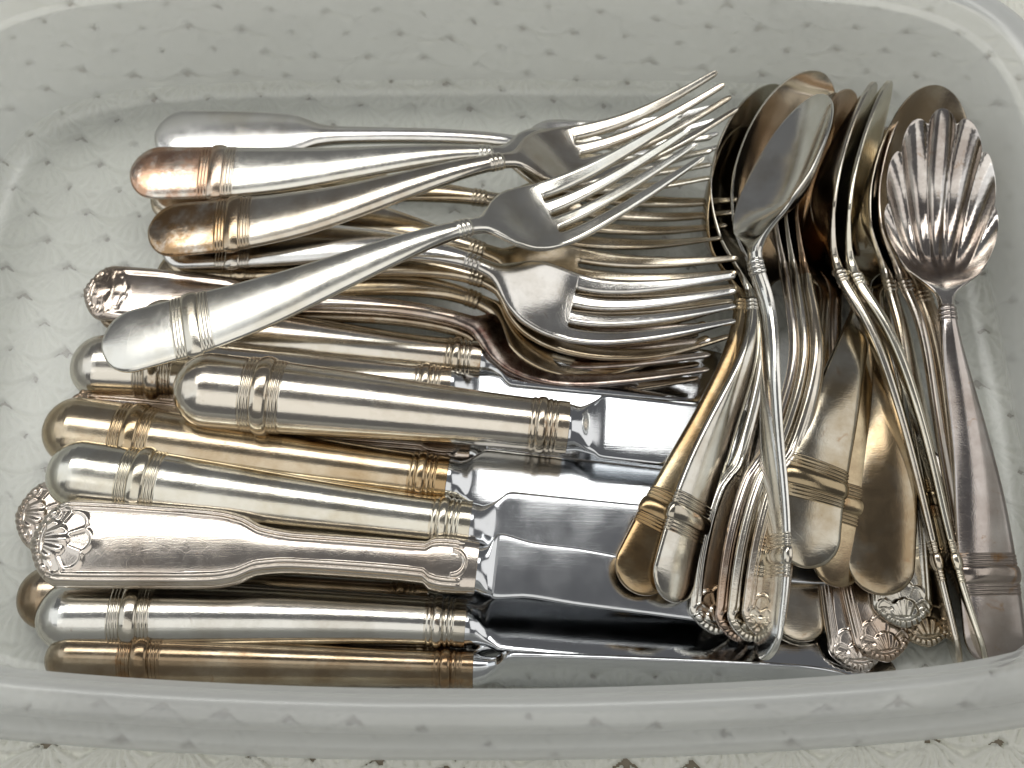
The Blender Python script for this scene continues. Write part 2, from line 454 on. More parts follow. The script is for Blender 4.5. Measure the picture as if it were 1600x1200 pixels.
# ---- knife --------------------------------------------------------
def make_knife(pts, roll, style, label, mats, group, W=10.7, BLW=9.9, shift=-1.6, taper=1.0):
    """pts: butt, handle end, tip (more handle points allowed before the last two)"""
    path = Path(pts, roll)
    Lh = path.knots[-2]; L = path.L; Lb = L - Lh
    f = np.sin(np.linspace(-1, 1, 33 if style == 'banded' else 81) * pi / 2)
    fine = []; defs = [('handle', 'silver', None)]; ranges = []
    if style == 'banded':
        bc = .235 * Lh
        fine = [(bc - 6.2, bc + 6.2), (Lh - 13, Lh)]
        ranges = [('band', bc - 6.0, bc + 6.0, 'band', 0), ('collar', Lh - 11.5, Lh, 'band', 0)]
        def hs(s, ff):
            wd = pchip([0, .2, .4, .6, .85, 1], [W, W * .97, W * .90, W * .80, W * .69, W * .66], s / Lh)
            R = W * 1.0
            e = np.sqrt(np.clip(1 - (1 - np.clip(s / R, 0, 1)) ** 2, 0, 1))
            h = band_h(s, bc, 1.05)
            q = s - (Lh - 11)
            h = h + .35 * bump(q, .9, .7) + .8 * bump(q, 3.2, 1.5) + .45 * bump(q, 5.5, .65) + .3 * bump(q, 6.8, .5) + .25 * sstep(7.4, 7.8, q)
            w_ = wd * e + h; t = wd * .80 * e + h * .9
            return w_ * ff, t * oval(ff, 2.1), -t * oval(ff, 2.1)
    else:
        fine = [(0, 19), (.36 * Lh, .52 * Lh), (Lh - 18, Lh)]
        ranges = [('collar', Lh - 14, Lh, 'silver', 0)]
        def hs(s, ff):
            u = s / Lh
            wd = pchip([0, .1, .3, .42, .47, .52, .6, .8, .88, .90, .93, 1], [W * 1.02, W * 1.02, W * .96, W * .90, W * .80, W * .58, W * .48, W * .47, W * .48, W * .60, W * .64, W * .60], u)
            R = W * .80
            e = np.clip(1 - (1 - np.clip(s / R, 0, 1)) ** 1.8, 0, 1) ** .75
            w_ = wd * e; t = pchip([0, .1, .45, .6, 1], [3.2, 4.2, 4.6, 4.4, 4.6], u) * e ** .5
            v = w_ * ff
            nt = t * (.62 * oval(ff, 6) + .38 * oval(ff, 2.2))
            d = (1 - np.abs(ff)) * w_
            thr = (.55 * bump(d, 1.35, .62) + .55 * bump(d, 2.75, .62)) * sstep(6.5, 9.5, s) * (1 - sstep(Lh - 6, Lh - 3.5, s))
            endarc = .42 * bump(np.hypot(np.clip(s - (Lh - 7), 0, 99), v), 3.6, .55) * (s > Lh - 7)
            nt = nt + thr + endarc + shell_h(s, v, W) * oval(ff, 8) * (s < 20)
            return v, nt, -t * oval(ff, 2.4)
    X1S = np.unique(np.round(np.concatenate([end_stations(W), sgrid(Lh, 1.6, fine, .16), [Lh]] + ([np.arange(0, 19, .2)] if style != 'banded' else [])), 3))
    X1, _ = tube(path, X1S, f, hs)
    R, C = X1.shape[:2]
    V = [X1.reshape(-1, 3)]; F = [grid_faces(R, C)]; mid = np.repeat(.5 * (X1S[1:] + X1S[:-1]), C); T = [np.zeros(len(mid), int)]
    for (nm, a, b, mk, par) in ranges:
        defs.append((nm, mk, par)); T[0] = np.where((mid > a) & (mid < b), len(defs) - 1, T[0])
    # end cap of the handle
    al = [np.broadcast_to(X1S[:, None], (R, C)).ravel() / L]
    e0 = (R - 1) * C; cap = X1[-1].mean(0); V.append(cap[None] + 0); ci = R * C; al.append(np.array([Lh / L]))
    jj = np.arange(C); F.append(np.stack([e0 + jj, np.full(C, ci), np.full(C, ci), e0 + (jj + 1) % C], 1)); T.append(np.full(C, len(defs) - 1))
    base = ci + 1
    # bolster + blade, steel
    g = np.array([-1, -.992, -.97, -.93, -.85, -.7, -.5, -.25, 0, .25, .5, .7, .85, .93, .97, .992, 1])
    gef = np.array([0, .45, .75, .93, 1, 1, 1, 1, 1, 1, 1, 1, .97, .9, .78, .5, 0.0])
    go = np.sin(np.linspace(-1, 1, len(g)) * pi / 2)
    wb0 = (W * .66 if style == 'banded' else W * .52)
    dl = 11.5 if style == 'banded' else 5.0
    def bs(s, _):
        q = s - Lh; u = np.clip(q / Lb, 0, 1)
        bl = sstep(dl * .2, dl * .75, q)
        G = go[None, :] * (1 - bl) + g[None, :] * bl
        if style == 'banded':
            wd = pchip([-1, 0, 3, 6, 8.2, 9.6, dl, 40, 80, 110, 200], [wb0 * .95, wb0 * .95, wb0 * .90, wb0 * 1.02, BLW * .86, BLW * .97, BLW, BLW, BLW * .97, BLW * .88, BLW * .8], q)
        else:
            wd = pchip([-1, 0, 2, 6, 15, 30, 60, 100, 200], [wb0, wb0, wb0 * 1.1, wb0 * 1.5, BLW * .93, BLW, BLW * .96, BLW * .72, BLW * .5], q)
        wd = wd * np.clip(1 - np.clip((u - .80) / .20, 0, 1) ** 2.3, 0, 1) ** .55
        wd = wd * (taper + (1 - taper) * (1 - u))
        t = pchip([-1, 0, 3, 7, dl, dl + 8, 100, 200], [wb0 * .72, wb0 * .72, wb0 * .60, 2.0, 1.3, 1.15, .7, .5], q)
        t = t * (1 - .7 * sstep(.93, 1, u))
        o = oval(G, 2.1) * (1 - bl) + (gef[None, :] * (1 - .10 * G ** 2)) * bl
        v = wd * G + shift * sstep(2, dl, q) * (1 - .5 * sstep(.7, 1, u))
        return v, t * o, -t * o
    S2 = np.unique(np.round(np.concatenate([Lh - .6 + np.linspace(0, dl + 4, 40), np.linspace(Lh + dl + 3, L - 30, 18), L - 30 * (1 - np.linspace(0, 1, 30)) ** 1.4]), 3))
    X2, _ = tube(path, S2, g, bs)
    R2, C2 = X2.shape[:2]
    V.append(X2.reshape(-1, 3)); F.append(grid_faces(R2, C2, base)); al.append(np.broadcast_to(S2[:, None], (R2, C2)).ravel() / L)
    m2 = np.repeat(.5 * (S2[1:] + S2[:-1]), C2)
    defs += [('bolster', 'steel', None), ('blade', 'steel', None)]
    T.append(np.where(m2 < Lh + dl * .82, len(defs) - 2, len(defs) - 1))
    root = cutlery_root('knife', pts, label, 'knife', group)
    finish(root, np.concatenate(V), np.concatenate(F), np.concatenate(T), defs, np.concatenate(al), mats)
    return root

# ------------------------------------------------------------------ materials
def silver_mat(name, base=(.80, .77, .70), tone=(.60, .47, .29), amt=.35, stain=(.30, .17, .08), samt=.15, rough=.17, seed=0.0, butt=0.0, buttcol=None, head=0.0, scale=55):
    m, nt = new_mat(name); L = nt.links.new
    tc = nd(nt, 'ShaderNodeTexCoord'); mp = nd(nt, 'ShaderNodeMapping'); L(tc.outputs['Object'], mp.inputs[0])
    mp.inputs['Location'].default_value = (seed * 1.7, seed * .9, seed * 2.3)
    n1 = nd(nt, 'ShaderNodeTexNoise', i_Scale=scale, i_Detail=6.0, i_Roughness=.6); L(mp.outputs[0], n1.inputs['Vector'])
    n2 = nd(nt, 'ShaderNodeTexNoise', i_Scale=scale * 2.7, i_Detail=8.0, i_Roughness=.68, i_Distortion=.6); L(mp.outputs[0], n2.inputs['Vector'])
    n3 = nd(nt, 'ShaderNodeTexNoise', i_Scale=2600.0, i_Detail=2.0); L(mp.outputs[0], n3.inputs['Vector'])
    r1 = ramp(nt, n1.outputs[0], [(.62 - .5 * amt, 0.0), (.88 - .5 * amt, 1.0)])
    m1 = nd(nt, 'ShaderNodeMath', operation='MULTIPLY'); L(r1.outputs[0], m1.inputs[0]); m1.inputs[1].default_value = min(1, amt * 1.6)
    c1 = nd(nt, 'ShaderNodeMix', data_type='RGBA'); c1.inputs[6].default_value = (*base, 1); c1.inputs[7].default_value = (*tone, 1); L(m1.outputs[0], c1.inputs[0])
    r2 = ramp(nt, n2.outputs[0], [(.70 - .3 * samt, 0.0), (.80 - .25 * samt, 1.0)])
    m2 = nd(nt, 'ShaderNodeMath', operation='MULTIPLY'); L(r2.outputs[0], m2.inputs[0]); m2.inputs[1].default_value = min(1, .35 + samt)
    c2 = nd(nt, 'ShaderNodeMix', data_type='RGBA'); L(c1.outputs[2], c2.inputs[6]); c2.inputs[7].default_value = (*stain, 1); L(m2.outputs[0], c2.inputs[0])
    col = c2.outputs[2]; last_f = m2.outputs[0]
    if butt or head:
        at_ = nd(nt, 'ShaderNodeAttribute', attribute_name='along')
        rr = ramp(nt, at_.outputs['Fac'], [(0, 1.0), (.13, .9), (.19, .0)] if butt else [(.56, 0.0), (.64, 1.0), (.80, .8), (.92, 0.0)])
        n4 = nd(nt, 'ShaderNodeTexNoise', i_Scale=130.0, i_Detail=7.0, i_Roughness=.7); L(mp.outputs[0], n4.inputs['Vector'])
        r4 = ramp(nt, n4.outputs[0], [(.36, .15), (.56, 1.0)])
        mm = nd(nt, 'ShaderNodeMath', operation='MULTIPLY'); L(rr.outputs[0], mm.inputs[0]); L(r4.outputs[0], mm.inputs[1])
        mk = nd(nt, 'ShaderNodeMath', operation='MULTIPLY'); L(mm.outputs[0], mk.inputs[0]); mk.inputs[1].default_value = butt or head
        c3 = nd(nt, 'ShaderNodeMix', data_type='RGBA'); L(col, c3.inputs[6]); c3.inputs[7].default_value = (*(buttcol or stain), 1); L(mk.outputs[0], c3.inputs[0])
        col = c3.outputs[2]
    bs = nd(nt, 'ShaderNodeBsdfPrincipled'); bs.inputs['Metallic'].default_value = 1.0
    L(col, bs.inputs['Base Color'])
    # roughness: worn polish
    rr2 = nd(nt, 'ShaderNodeMapRange'); L(n2.outputs[0], rr2.inputs[0]); rr2.inputs[1].default_value = .3; rr2.inputs[2].default_value = .75
    rr2.inputs[3].default_value = rough * .75; rr2.inputs[4].default_value = rough * 1.5
    L(rr2.outputs[0], bs.inputs['Roughness'])
    # hairline scratches in two directions + tiny pits
    mp2 = nd(nt, 'ShaderNodeMapping'); L(mp.outputs[0], mp2.inputs[0]); mp2.inputs['Rotation'].default_value = (0, 0, seed); mp2.inputs['Scale'].default_value = (110, 1900, 700)
    s1 = nd(nt, 'ShaderNodeTexNoise', i_Scale=1.0, i_Detail=3.0, i_Roughness=.7); L(mp2.outputs[0], s1.inputs['Vector'])
    vor = nd(nt, 'ShaderNodeTexVoronoi', feature='DISTANCE_TO_EDGE', i_Scale=210.0); L(mp.outputs[0], vor.inputs['Vector'])
    vr = ramp(nt, vor.outputs['Distance'], [(.0, 0.0), (.012, 1.0)])
    ad = nd(nt, 'ShaderNodeMath', operation='MULTIPLY_ADD'); L(s1.outputs[0], ad.inputs[0]); ad.inputs[1].default_value = .7; L(n3.outputs[0], ad.inputs[2])
    ad2 = nd(nt, 'ShaderNodeMath', operation='MULTIPLY_ADD'); L(vr.outputs[0], ad2.inputs[0]); ad2.inputs[1].default_value = .25; L(ad.outputs[0], ad2.inputs[2])
    bp = nd(nt, 'ShaderNodeBump', i_Strength=.10, i_Distance=.00015); L(ad2.outputs[0], bp.inputs['Height']); L(bp.outputs[0], bs.inputs['Normal'])
    out = nd(nt, 'ShaderNodeOutputMaterial'); L(bs.outputs[0], out.inputs[0])
    return m

def steel_mat(name, rough=.10, seed=0.0):
    m, nt = new_mat(name); L = nt.links.new
    tc = nd(nt, 'ShaderNodeTexCoord'); mp = nd(nt, 'ShaderNodeMapping'); L(tc.outputs['Object'], mp.inputs[0])
    mp.inputs['Location'].default_value = (seed, seed * 2, 0); mp.inputs['Rotation'].default_value = (0, 0, .06 + seed * .05); mp.inputs['Scale'].default_value = (60, 2600, 300)
    s1 = nd(nt, 'ShaderNodeTexNoise', i_Scale=1.0, i_Detail=4.0, i_Roughness=.75); L(mp.outputs[0], s1.inputs['Vector'])
    n2 = nd(nt, 'ShaderNodeTexNoise', i_Scale=90.0, i_Detail=5.0); L(tc.outputs['Object'], n2.inputs['Vector'])
    bs = nd(nt, 'ShaderNodeBsdfPrincipled'); bs.inputs['Metallic'].default_value = 1.0; bs.inputs['Base Color'].default_value = (.63, .645, .66, 1)
    mr = nd(nt, 'ShaderNodeMapRange'); L(n2.outputs[0], mr.inputs[0]); mr.inputs[1].default_value = .3; mr.inputs[2].default_value = .7; mr.inputs[3].default_value = rough * .6; mr.inputs[4].default_value = rough * 1.4
    L(mr.outputs[0], bs.inputs['Roughness'])
    bp = nd(nt, 'ShaderNodeBump', i_Strength=.12, i_Distance=.0001); L(s1.outputs[0], bp.inputs['Height']); L(bp.outputs[0], bs.inputs['Normal'])
    out = nd(nt, 'ShaderNodeOutputMaterial'); L(bs.outputs[0], out.inputs[0])
    return m

def plastic_mat(name, milk, graze, gloss=.26):
    m, nt = new_mat(name); L = nt.links.new
    tr = nd(nt, 'ShaderNodeBsdfTransparent'); tr.inputs[0].default_value = (.965, .97, .97, 1)
    df = nd(nt, 'ShaderNodeBsdfDiffuse'); df.inputs[0].default_value = (.90, .91, .90, 1)
    tl = nd(nt, 'ShaderNodeBsdfTranslucent'); tl.inputs[0].default_value = (.90, .91, .90, 1)
    md = nd(nt, 'ShaderNodeMixShader', i_0=.45); L(df.outputs[0], md.inputs[1]); L(tl.outputs[0], md.inputs[2])
    lw = nd(nt, 'ShaderNodeLayerWeight', i_Blend=.5)
    tc = nd(nt, 'ShaderNodeTexCoord'); ns = nd(nt, 'ShaderNodeTexNoise', i_Scale=22.0, i_Detail=5.0); L(tc.outputs['Object'], ns.inputs[0])
    p2 = nd(nt, 'ShaderNodeMath', operation='POWER'); L(lw.outputs['Facing'], p2.inputs[0]); p2.inputs[1].default_value = 1.6
    mr = nd(nt, 'ShaderNodeMapRange'); L(p2.outputs[0], mr.inputs[0]); mr.inputs[3].default_value = milk - .05; mr.inputs[4].default_value = graze
    mm = nd(nt, 'ShaderNodeMath', operation='MULTIPLY_ADD'); L(ns.outputs[0], mm.inputs[0]); mm.inputs[1].default_value = .12; L(mr.outputs[0], mm.inputs[2])
    m1 = nd(nt, 'ShaderNodeMixShader'); L(mm.outputs[0], m1.inputs[0]); L(tr.outputs[0], m1.inputs[1]); L(md.outputs[0], m1.inputs[2])
    gl = nd(nt, 'ShaderNodeBsdfGlossy', i_Roughness=gloss); gl.inputs[0].default_value = (1, 1, 1, 1)
    p5 = nd(nt, 'ShaderNodeMath', operation='POWER'); L(lw.outputs['Facing'], p5.inputs[0]); p5.inputs[1].default_value = 5.0
    fr = nd(nt, 'ShaderNodeMath', operation='MULTIPLY_ADD'); L(p5.outputs[0], fr.inputs[0]); fr.inputs[1].default_value = .30; fr.inputs[2].default_value = .035
    n2 = nd(nt, 'ShaderNodeTexNoise', i_Scale=14.0, i_Detail=2.0); L(tc.outputs['Object'], n2.inputs[0])
    bp = nd(nt, 'ShaderNodeBump', i_Strength=.25, i_Distance=.002); L(n2.outputs[0], bp.inputs['Height']); L(bp.outputs[0], gl.inputs['Normal'])
    m2 = nd(nt, 'ShaderNodeMixShader'); L(fr.outputs[0], m2.inputs[0]); L(m1.outputs[0], m2.inputs[1]); L(gl.outputs[0], m2.inputs[2])
    out = nd(nt, 'ShaderNodeOutputMaterial'); L(m2.outputs[0], out.inputs[0])
    return m

def yarn_mat():
    m, nt = new_mat('white_cotton_yarn'); L = nt.links.new
    tc = nd(nt, 'ShaderNodeTexCoord')
    n1 = nd(nt, 'ShaderNodeTexNoise', i_Scale=25.0, i_Detail=4.0); L(tc.outputs['Object'], n1.inputs[0])
    r = ramp(nt, n1.outputs[0], [(.3, (.77, .77, .69)), (.7, (.84, .84, .76))])
    n2 = nd(nt, 'ShaderNodeTexNoise', i_Scale=2500.0, i_Detail=3.0); L(tc.outputs['Object'], n2.inputs[0])
    bs = nd(nt, 'ShaderNodeBsdfPrincipled', i_Roughness=.9); L(r.outputs[0], bs.inputs['Base Color'])
    bs.inputs['Sheen Weight'].default_value = .2
    bp = nd(nt, 'ShaderNodeBump', i_Strength=.5, i_Distance=.0004); L(n2.outputs[0], bp.inputs['Height']); L(bp.outputs[0], bs.inputs['Normal'])
    out = nd(nt, 'ShaderNodeOutputMaterial'); L(bs.outputs[0], out.inputs[0])
    return m

def table_mat():
    m, nt = new_mat('tan_wood_table'); L = nt.links.new
    tc = nd(nt, 'ShaderNodeTexCoord'); mp = nd(nt, 'ShaderNodeMapping'); L(tc.outputs['Object'], mp.inputs[0]); mp.inputs['Scale'].default_value = (8, 90, 8)
    n1 = nd(nt, 'ShaderNodeTexNoise', i_Scale=1.0, i_Detail=6.0); L(mp.outputs[0], n1.inputs[0])
    r = ramp(nt, n1.outputs[0], [(.3, (.16, .13, .09)), (.7, (.27, .23, .17))])
    bs = nd(nt, 'ShaderNodeBsdfPrincipled', i_Roughness=.5); L(r.outputs[0], bs.inputs['Base Color'])
    out = nd(nt, 'ShaderNodeOutputMaterial'); L(bs.outputs[0], out.inputs[0])
    return m

# ------------------------------------------------------------------ table and crocheted cloth
def mesh_obj(name, V, F, mat, parent=None, smooth=True, loc=(0, 0, 0)):
    me = bpy.data.meshes.new(name)
    V = np.asarray(V, np.float32); F = np.asarray(F, np.int32)
    me.vertices.add(len(V)); me.vertices.foreach_set('co', V.ravel())
    me.loops.add(F.size); me.loops.foreach_set('vertex_index', F.ravel())
    me.polygons.add(len(F)); me.polygons.foreach_set('loop_start', np.arange(len(F), dtype=np.int32) * F.shape[1])
    me.update(calc_edges=True); me.validate()
    me.polygons.foreach_set('use_smooth', [smooth] * len(me.polygons))
    me.materials.append(mat)
    o = bpy.data.objects.new(name, me); COL.objects.link(o); o.location = loc
    if parent: o.parent = parent
    return o

def build_table():
    V = []; 
    for z in (-.0022, -.03):
        for x, y in ((-.7, -.5), (.7, -.5), (.7, .7), (-.7, .7)): V.append((x, y, z))
    F = [(0, 1, 2, 3), (7, 6, 5, 4), (0, 4, 5, 1), (1, 5, 6, 2), (2, 6, 7, 3), (3, 7, 4, 0)]
    tag(mesh_obj('table', V, F, table_mat(), smooth=False), kind='structure', label='tan wooden table top under the lace')

def build_cloth():
    # fans of double crochet in offset rows; heights in mm, z 0 is the top of the yarn
    def sheet(x0, x1, y0, y1, st):
        nx = int((x1 - x0) / st) + 1; ny = int((y1 - y0) / st) + 1
        X, Y = np.meshgrid(np.linspace(x0, x1, nx), np.linspace(y0, y1, ny))
        return X, Y, nx, ny
    A, B = 19.0, 10.2
    def height(X, Y):
        a = radians(-5)
        U = X * cos(a) + Y * sin(a); W_ = -X * sin(a) + Y * cos(a)
        U = U + 3.0 * np.sin(W_ / 31 + 1) + 1.3 * np.sin(W_ / 11 + U / 23); W_ = W_ + 2.6 * np.sin(U / 37) + 1.1 * np.sin(U / 13 + W_ / 17)
        H = np.full(X.shape, -1.9); near = np.zeros(X.shape, bool)
        r0 = np.floor(W_ / B)
        for dr in (-1, 0, 1, 2):
            r = r0 + dr
            off = np.where(np.mod(r, 2) == 0, 0, A / 2)
            c0 = np.round((U - off) / A)
            for dc in (-1, 0, 1):
                c = c0 + dc
                hsh = np.sin(c * 12.9898 + r * 78.233) * 43758.5453; hsh = hsh - np.floor(hsh)
                cx = c * A + off + (hsh - .5) * 1.5; cy = r * B + (hsh * 7 % 1 - .5) * 1.0
                dx = U - cx; dy = -(W_ - cy)              # fans open towards the front
                rho = np.hypot(dx, dy); th = np.arctan2(dx, dy + .8)
                mx = 12.2 + .5 * np.cos(th * 8)
                inside = (np.abs(th) < 1.12) & (rho < mx) & (rho > 1.0)
                k = 10.0
                str_ = np.abs(np.cos(th * k + .25 * np.sin(rho * .9 + hsh * 6)))
                tw = .07 * np.sin(rho * 3.6 + th * 9) + .12 * np.sin(U * 1.9 + W_ * .7) * np.sin(W_ * 2.3)
                h = -1.75 + 1.55 * str_ ** .65 + tw
                h = h * 1.0 + .10 * np.clip((4 - rho) / 4, 0, 1)
                h = h + .30 * np.sin(np.clip(rho / 11, 0, 1) * pi)
                gap = np.clip((.12 - str_) / .12, 0, 1) * sstep(4, 10, rho); h = h - gap * 1.1
                fall = sstep(mx - 1.1, mx, rho); h = h - fall * .25
                fall2 = sstep(1.0, 1.12, np.abs(th)); h = h - fall2 * .25
                H = np.where(inside, np.maximum(H, h), H)
                # chain row along the scallop
                ch = -.85 + .50 * np.sqrt(np.clip(1 - ((rho - 11.6) / .95) ** 2, 0, 1)) + .22 * np.sin(th * 30)
                ok = (np.abs(rho - 11.6) < .9) & (np.abs(th) < 1.0)
                H = np.where(ok, np.maximum(H, ch), H)
                near |= (np.hypot(dx * .7, dy) < 2.3 + hsh)
        return np.where(near & (H < -1.85), -3.0, H)
    mat = yarn_mat()
    root = empty('tablecloth', (0, 0, -.0012), 'white crocheted lace tablecloth of shell stitches under the plastic box', 'tablecloth')
    V = []; F = []; n = 0
    X, Y, nx, ny = sheet(-200, 200, -135, 185, .5)
    H = height(X, Y)
    V = np.stack([X, Y, H + 1.2], -1).reshape(-1, 3) / 1000
    F = grid_faces(ny, nx, closed=False)[:, ::-1]
    Hf = H.ravel()[F]; F = F[Hf.max(1) > -2.6]
    o = mesh_obj('crochet_stitches', V, F, mat, root); tag(o, kind='stuff', label='raised fan stitches of white yarn')
    # plain outer part of the cloth, beyond the frame
    Vb = []; Fb = []
    for (x0, x1, y0, y1) in ((-360, -199.5, -280, 360), (199.5, 360, -280, 360), (-200, 200, -280, -134.5), (-200, 200, 184.5, 360)):
        X, Y, nx, ny = sheet(x0, x1, y0, y1, 1.0); H = height(X, Y)
        b = sum(len(v) for v in Vb); Vb.append(np.stack([X, Y, H + 1.2], -1).reshape(-1, 3) / 1000)
        f = grid_faces(ny, nx, b, closed=False)[:, ::-1]; hf = H.ravel()[f - b]; Fb.append(f[hf.max(1) > -2.6])
    o = mesh_obj('cloth_margin', np.concatenate(Vb), np.concatenate(Fb), mat, root); tag(o, kind='stuff')

# ------------------------------------------------------------------ plastic box
BX, BY, BA, BB = -11.0, 15.0, 172.0, 113.2
def outline(th, d, p=6.5):
    """closed rounded outline, d mm outward from the rim's inner edge"""
    c = np.cos(th); s = np.sin(th)
    p = p + 3.0 * sstep(0, .5, -s) * (s < 0)
    x = np.sign(c) * np.abs(c) ** (2 / p); y = np.sign(s) * np.abs(s) ** (2 / p)
    bulge = 1 - np.where(y < 0, .095, .03) * x ** 2
    return BX + (BA + d) * x * (1 - .02 * y ** 2), BY + (BB + d) * y * bulge

def sweep_profile(name, prof, mat, parent, close_floor=False, n=260):
    q = np.linspace(0, 2 * pi, n, endpoint=False)
    th = q - .0 * np.sin(4 * q)
    # even out the corner spacing
    xs, ys = outline(np.linspace(0, 2 * pi, 20001), 0)
    d = np.concatenate([[0], np.cumsum(np.hypot(np.diff(xs), np.diff(ys)))])
    th = np.interp(np.linspace(0, d[-1], n, endpoint=False), d, np.linspace(0, 2 * pi, 20001))
    V = []
    for (off, z) in prof:
        x, y = outline(th, off, 6.5); V.append(np.stack([x, y, np.full(n, z)], 1))
    R = len(prof); V = np.concatenate(V) / 1000
    F = grid_faces(R, n)
    return V, F, n

def build_box():
    mat = plastic_mat('milky_clear_plastic', .18, .48)
    wmat = plastic_mat('frosted_wall_plastic', .30, .60)
    rmat = plastic_mat('frosted_rim_plastic', .32, .74, .22)
    root = empty('storage_box', (BX / 1000, BY / 1000, 0), 'clear plastic storage box with milky walls holding all the cutlery', 'storage box')
    t = 1.3
    inner = [(-11, 1.6), (-8.6, 1.9), (-6.6, 2.9), (-5.4, 4.7), (-4.9, 7.2), (-4.6, 12), (-4.2, 24), (-3.7, 38), (-3.3, 47), (-3.0, 48.2), (-1.6, 48.8), (-1.0, 49.6), (-.6, 53.4), (0, 54.4)]
    outer = [(o + t, z - .3) for (o, z) in inner[:9]]
    # floor: fan inside the inner outline, top and bottom
    V, F, n = sweep_profile('body', inner, mat, root)
    Vo, Fo, _ = sweep_profile('body', outer, mat, root)
    def floor(z, off, up):
        xs, ys = V[:n, 0], V[:n, 1]
        rings = []
        base = (V if up else Vo)[:n]
        c = np.array([BX / 1000, BY / 1000, z / 1000])
        for k in (1, .8, .6, .4, .2, .02):
            p = c + (base - c) * k; p[:, 2] = (z + .5 * (1 - k) ** 2) / 1000 if k < 1 else base[:, 2]; rings.append(p)
        P = np.concatenate(rings); f = grid_faces(len(rings), n)
        return P, (f if not up else f[:, ::-1])
    P, f = floor(1.5, 0, True); P2, f2 = floor(.35, 0, False)
    org = np.array([BX, BY, 0]) / 1000
    Fi = F[:, ::-1]; cut = n * 4
    mesh_obj('box_floor', np.concatenate([V, Vo, P, P2]) - org, np.concatenate([Fi[:cut], Fo[:cut] + len(V), f + len(V) + len(Vo), f2 + len(V) + len(Vo) + len(P)]), mat, root)
    mesh_obj('box_wall', np.concatenate([V, Vo]) - org, np.concatenate([Fi[cut:], Fo[cut:] + len(V)]), wmat, root)
    rim = [(0, 54.4), (.6, 55.2), (2.8, 55.6), (6.6, 55.3), (7.8, 54.2), (8.2, 51.5), (8.6, 50.4), (11.2, 49.9), (12.2, 49.0), (12.7, 44.0), (13.2, 41.2), (12.5, 41.0), (11.6, 41.4), (11.0, 48.4), (7.4, 49.4), (6.8, 53.6), (1.2, 53.8)]
    Vr, Fr, _ = sweep_profile('rim', rim, mat, root)
    mesh_obj('box_rim', Vr - np.array([BX, BY, 0]) / 1000, Fr, rmat, root)

build_table()
build_cloth()
build_box()

# ------------------------------------------------------------------ the cutlery
STEEL = [steel_mat('brushed_steel_%s' % n, r, s) for n, r, s in (('bright', .10, 1), ('worn', .16, 2), ('dark', .07, 3))]
_seed = [0]
def mats(steel=0, bowl=None, **kw):
    _seed[0] += 1
    m = silver_mat('silver_plate', seed=_seed[0] * .731, **kw)
    b = m
    if bowl:
        k2 = dict(kw); k2.update(bowl); b = silver_mat('silver_plate_bowl', seed=_seed[0] * .731, **k2)
    k3 = dict(kw); k3['base'] = tuple(np.array(kw['base']) * (.88, .85, .80)); k3['amt'] = kw['amt'] + .08; k3['samt'] = kw['samt'] + .2
    bd = silver_mat('tarnished_silver_band', seed=_seed[0] * .731, **k3)
    return {'silver': m, 'bowl': b, 'band': bd, 'steel': STEEL[steel]}
BRIGHT = dict(base=(.80, .78, .71), tone=(.60, .54, .41), amt=.32, samt=.0, rough=.18)
WARM = dict(base=(.71, .67, .59), tone=(.45, .36, .25), amt=.42, samt=.2, rough=.14)
GOLD = dict(base=(.64, .58, .48), tone=(.44, .34, .21), amt=.50, samt=.28, rough=.15)
BROWN = dict(base=(.50, .44, .35), tone=(.29, .21, .13), amt=.55, samt=.35, rough=.17)
ROSE = dict(base=(.65, .59, .53), tone=(.42, .32, .24), amt=.42, samt=.25, rough=.14)
GREY = dict(base=(.62, .60, .54), tone=(.42, .37, .29), amt=.35, samt=.2, rough=.13)
def mix(a, **k):
    d = dict(a); d.update(k); return d
def P(*l): return [at(*q) for q in l]

FG = 'forks heaped in the plastic box'; KG = 'table knives lying in the plastic box'; SG = 'spoons fanned out on the right of the box'

# forks: butt, handle middle, neck, slot roots, tine middle, tips
make_fork(P((243, 211, 14), (520, 212, 22), (795, 222, 24), (905, 236, 16), (1015, 224, 18), (1121, 197, 26)), 4, 'fiddle',
          'plain fork with fiddle handle and no bands, lying at the back of the heap', mats(**mix(BRIGHT, base=(.84, .83, .80))), FG, W=9.4)
make_fork(P((240, 288, 14), (500, 324, 24), (757, 393, 29), (900, 437, 21), (1030, 445, 23), (1149, 436, 33)), 0, 'banded',
          'golden fork mostly hidden, its tines just above the fork with the broad bare head', mats(**GOLD), FG)
make_fork(P((236, 312, 12), (500, 292, 20), (760, 311, 24), (905, 338, 17), (1030, 348, 20), (1139, 341, 34)), 0, 'banded',
          'fork whose olive butt peeks out between the rust-spotted and brown-ended forks', mats(**GOLD), FG)
make_fork(P((204, 270, 22), (480, 262, 27), (768, 240, 30), (880, 252, 22), (1000, 258, 24), (1112, 245, 32)), 3, 'banded',
          'banded fork with reddish rust spots on its rounded butt end', mats(**mix(BRIGHT, butt=.85, buttcol=(.50, .26, .14))), FG)
make_fork(P((262, 392, 12), (520, 404, 18), (757, 438, 22), (890, 500, 15), (1020, 515, 17), (1135, 490, 26)), 0, 'banded',
          'golden fork wedged directly under the fork with the broad bare head', mats(**GOLD), FG)
make_fork(P((246, 425, 9), (520, 436, 15), (750, 472, 19), (888, 537, 11), (1000, 528, 13), (1099, 492, 24)), 0, 'banded',
          'copper toned fork with notched curved head below the broad bare head', mats(**mix(GOLD, amt=.6)), FG)
make_fork(P((252, 378, 17), (520, 380, 27), (750, 415, 33), (893, 480, 25), (1025, 484, 27), (1149, 465, 37)), 0, 'banded',
          'fork with broad bare silver head facing up in the middle of the heap', mats(**mix(GREY, base=(.74, .72, .68))), FG, HW=11.6)
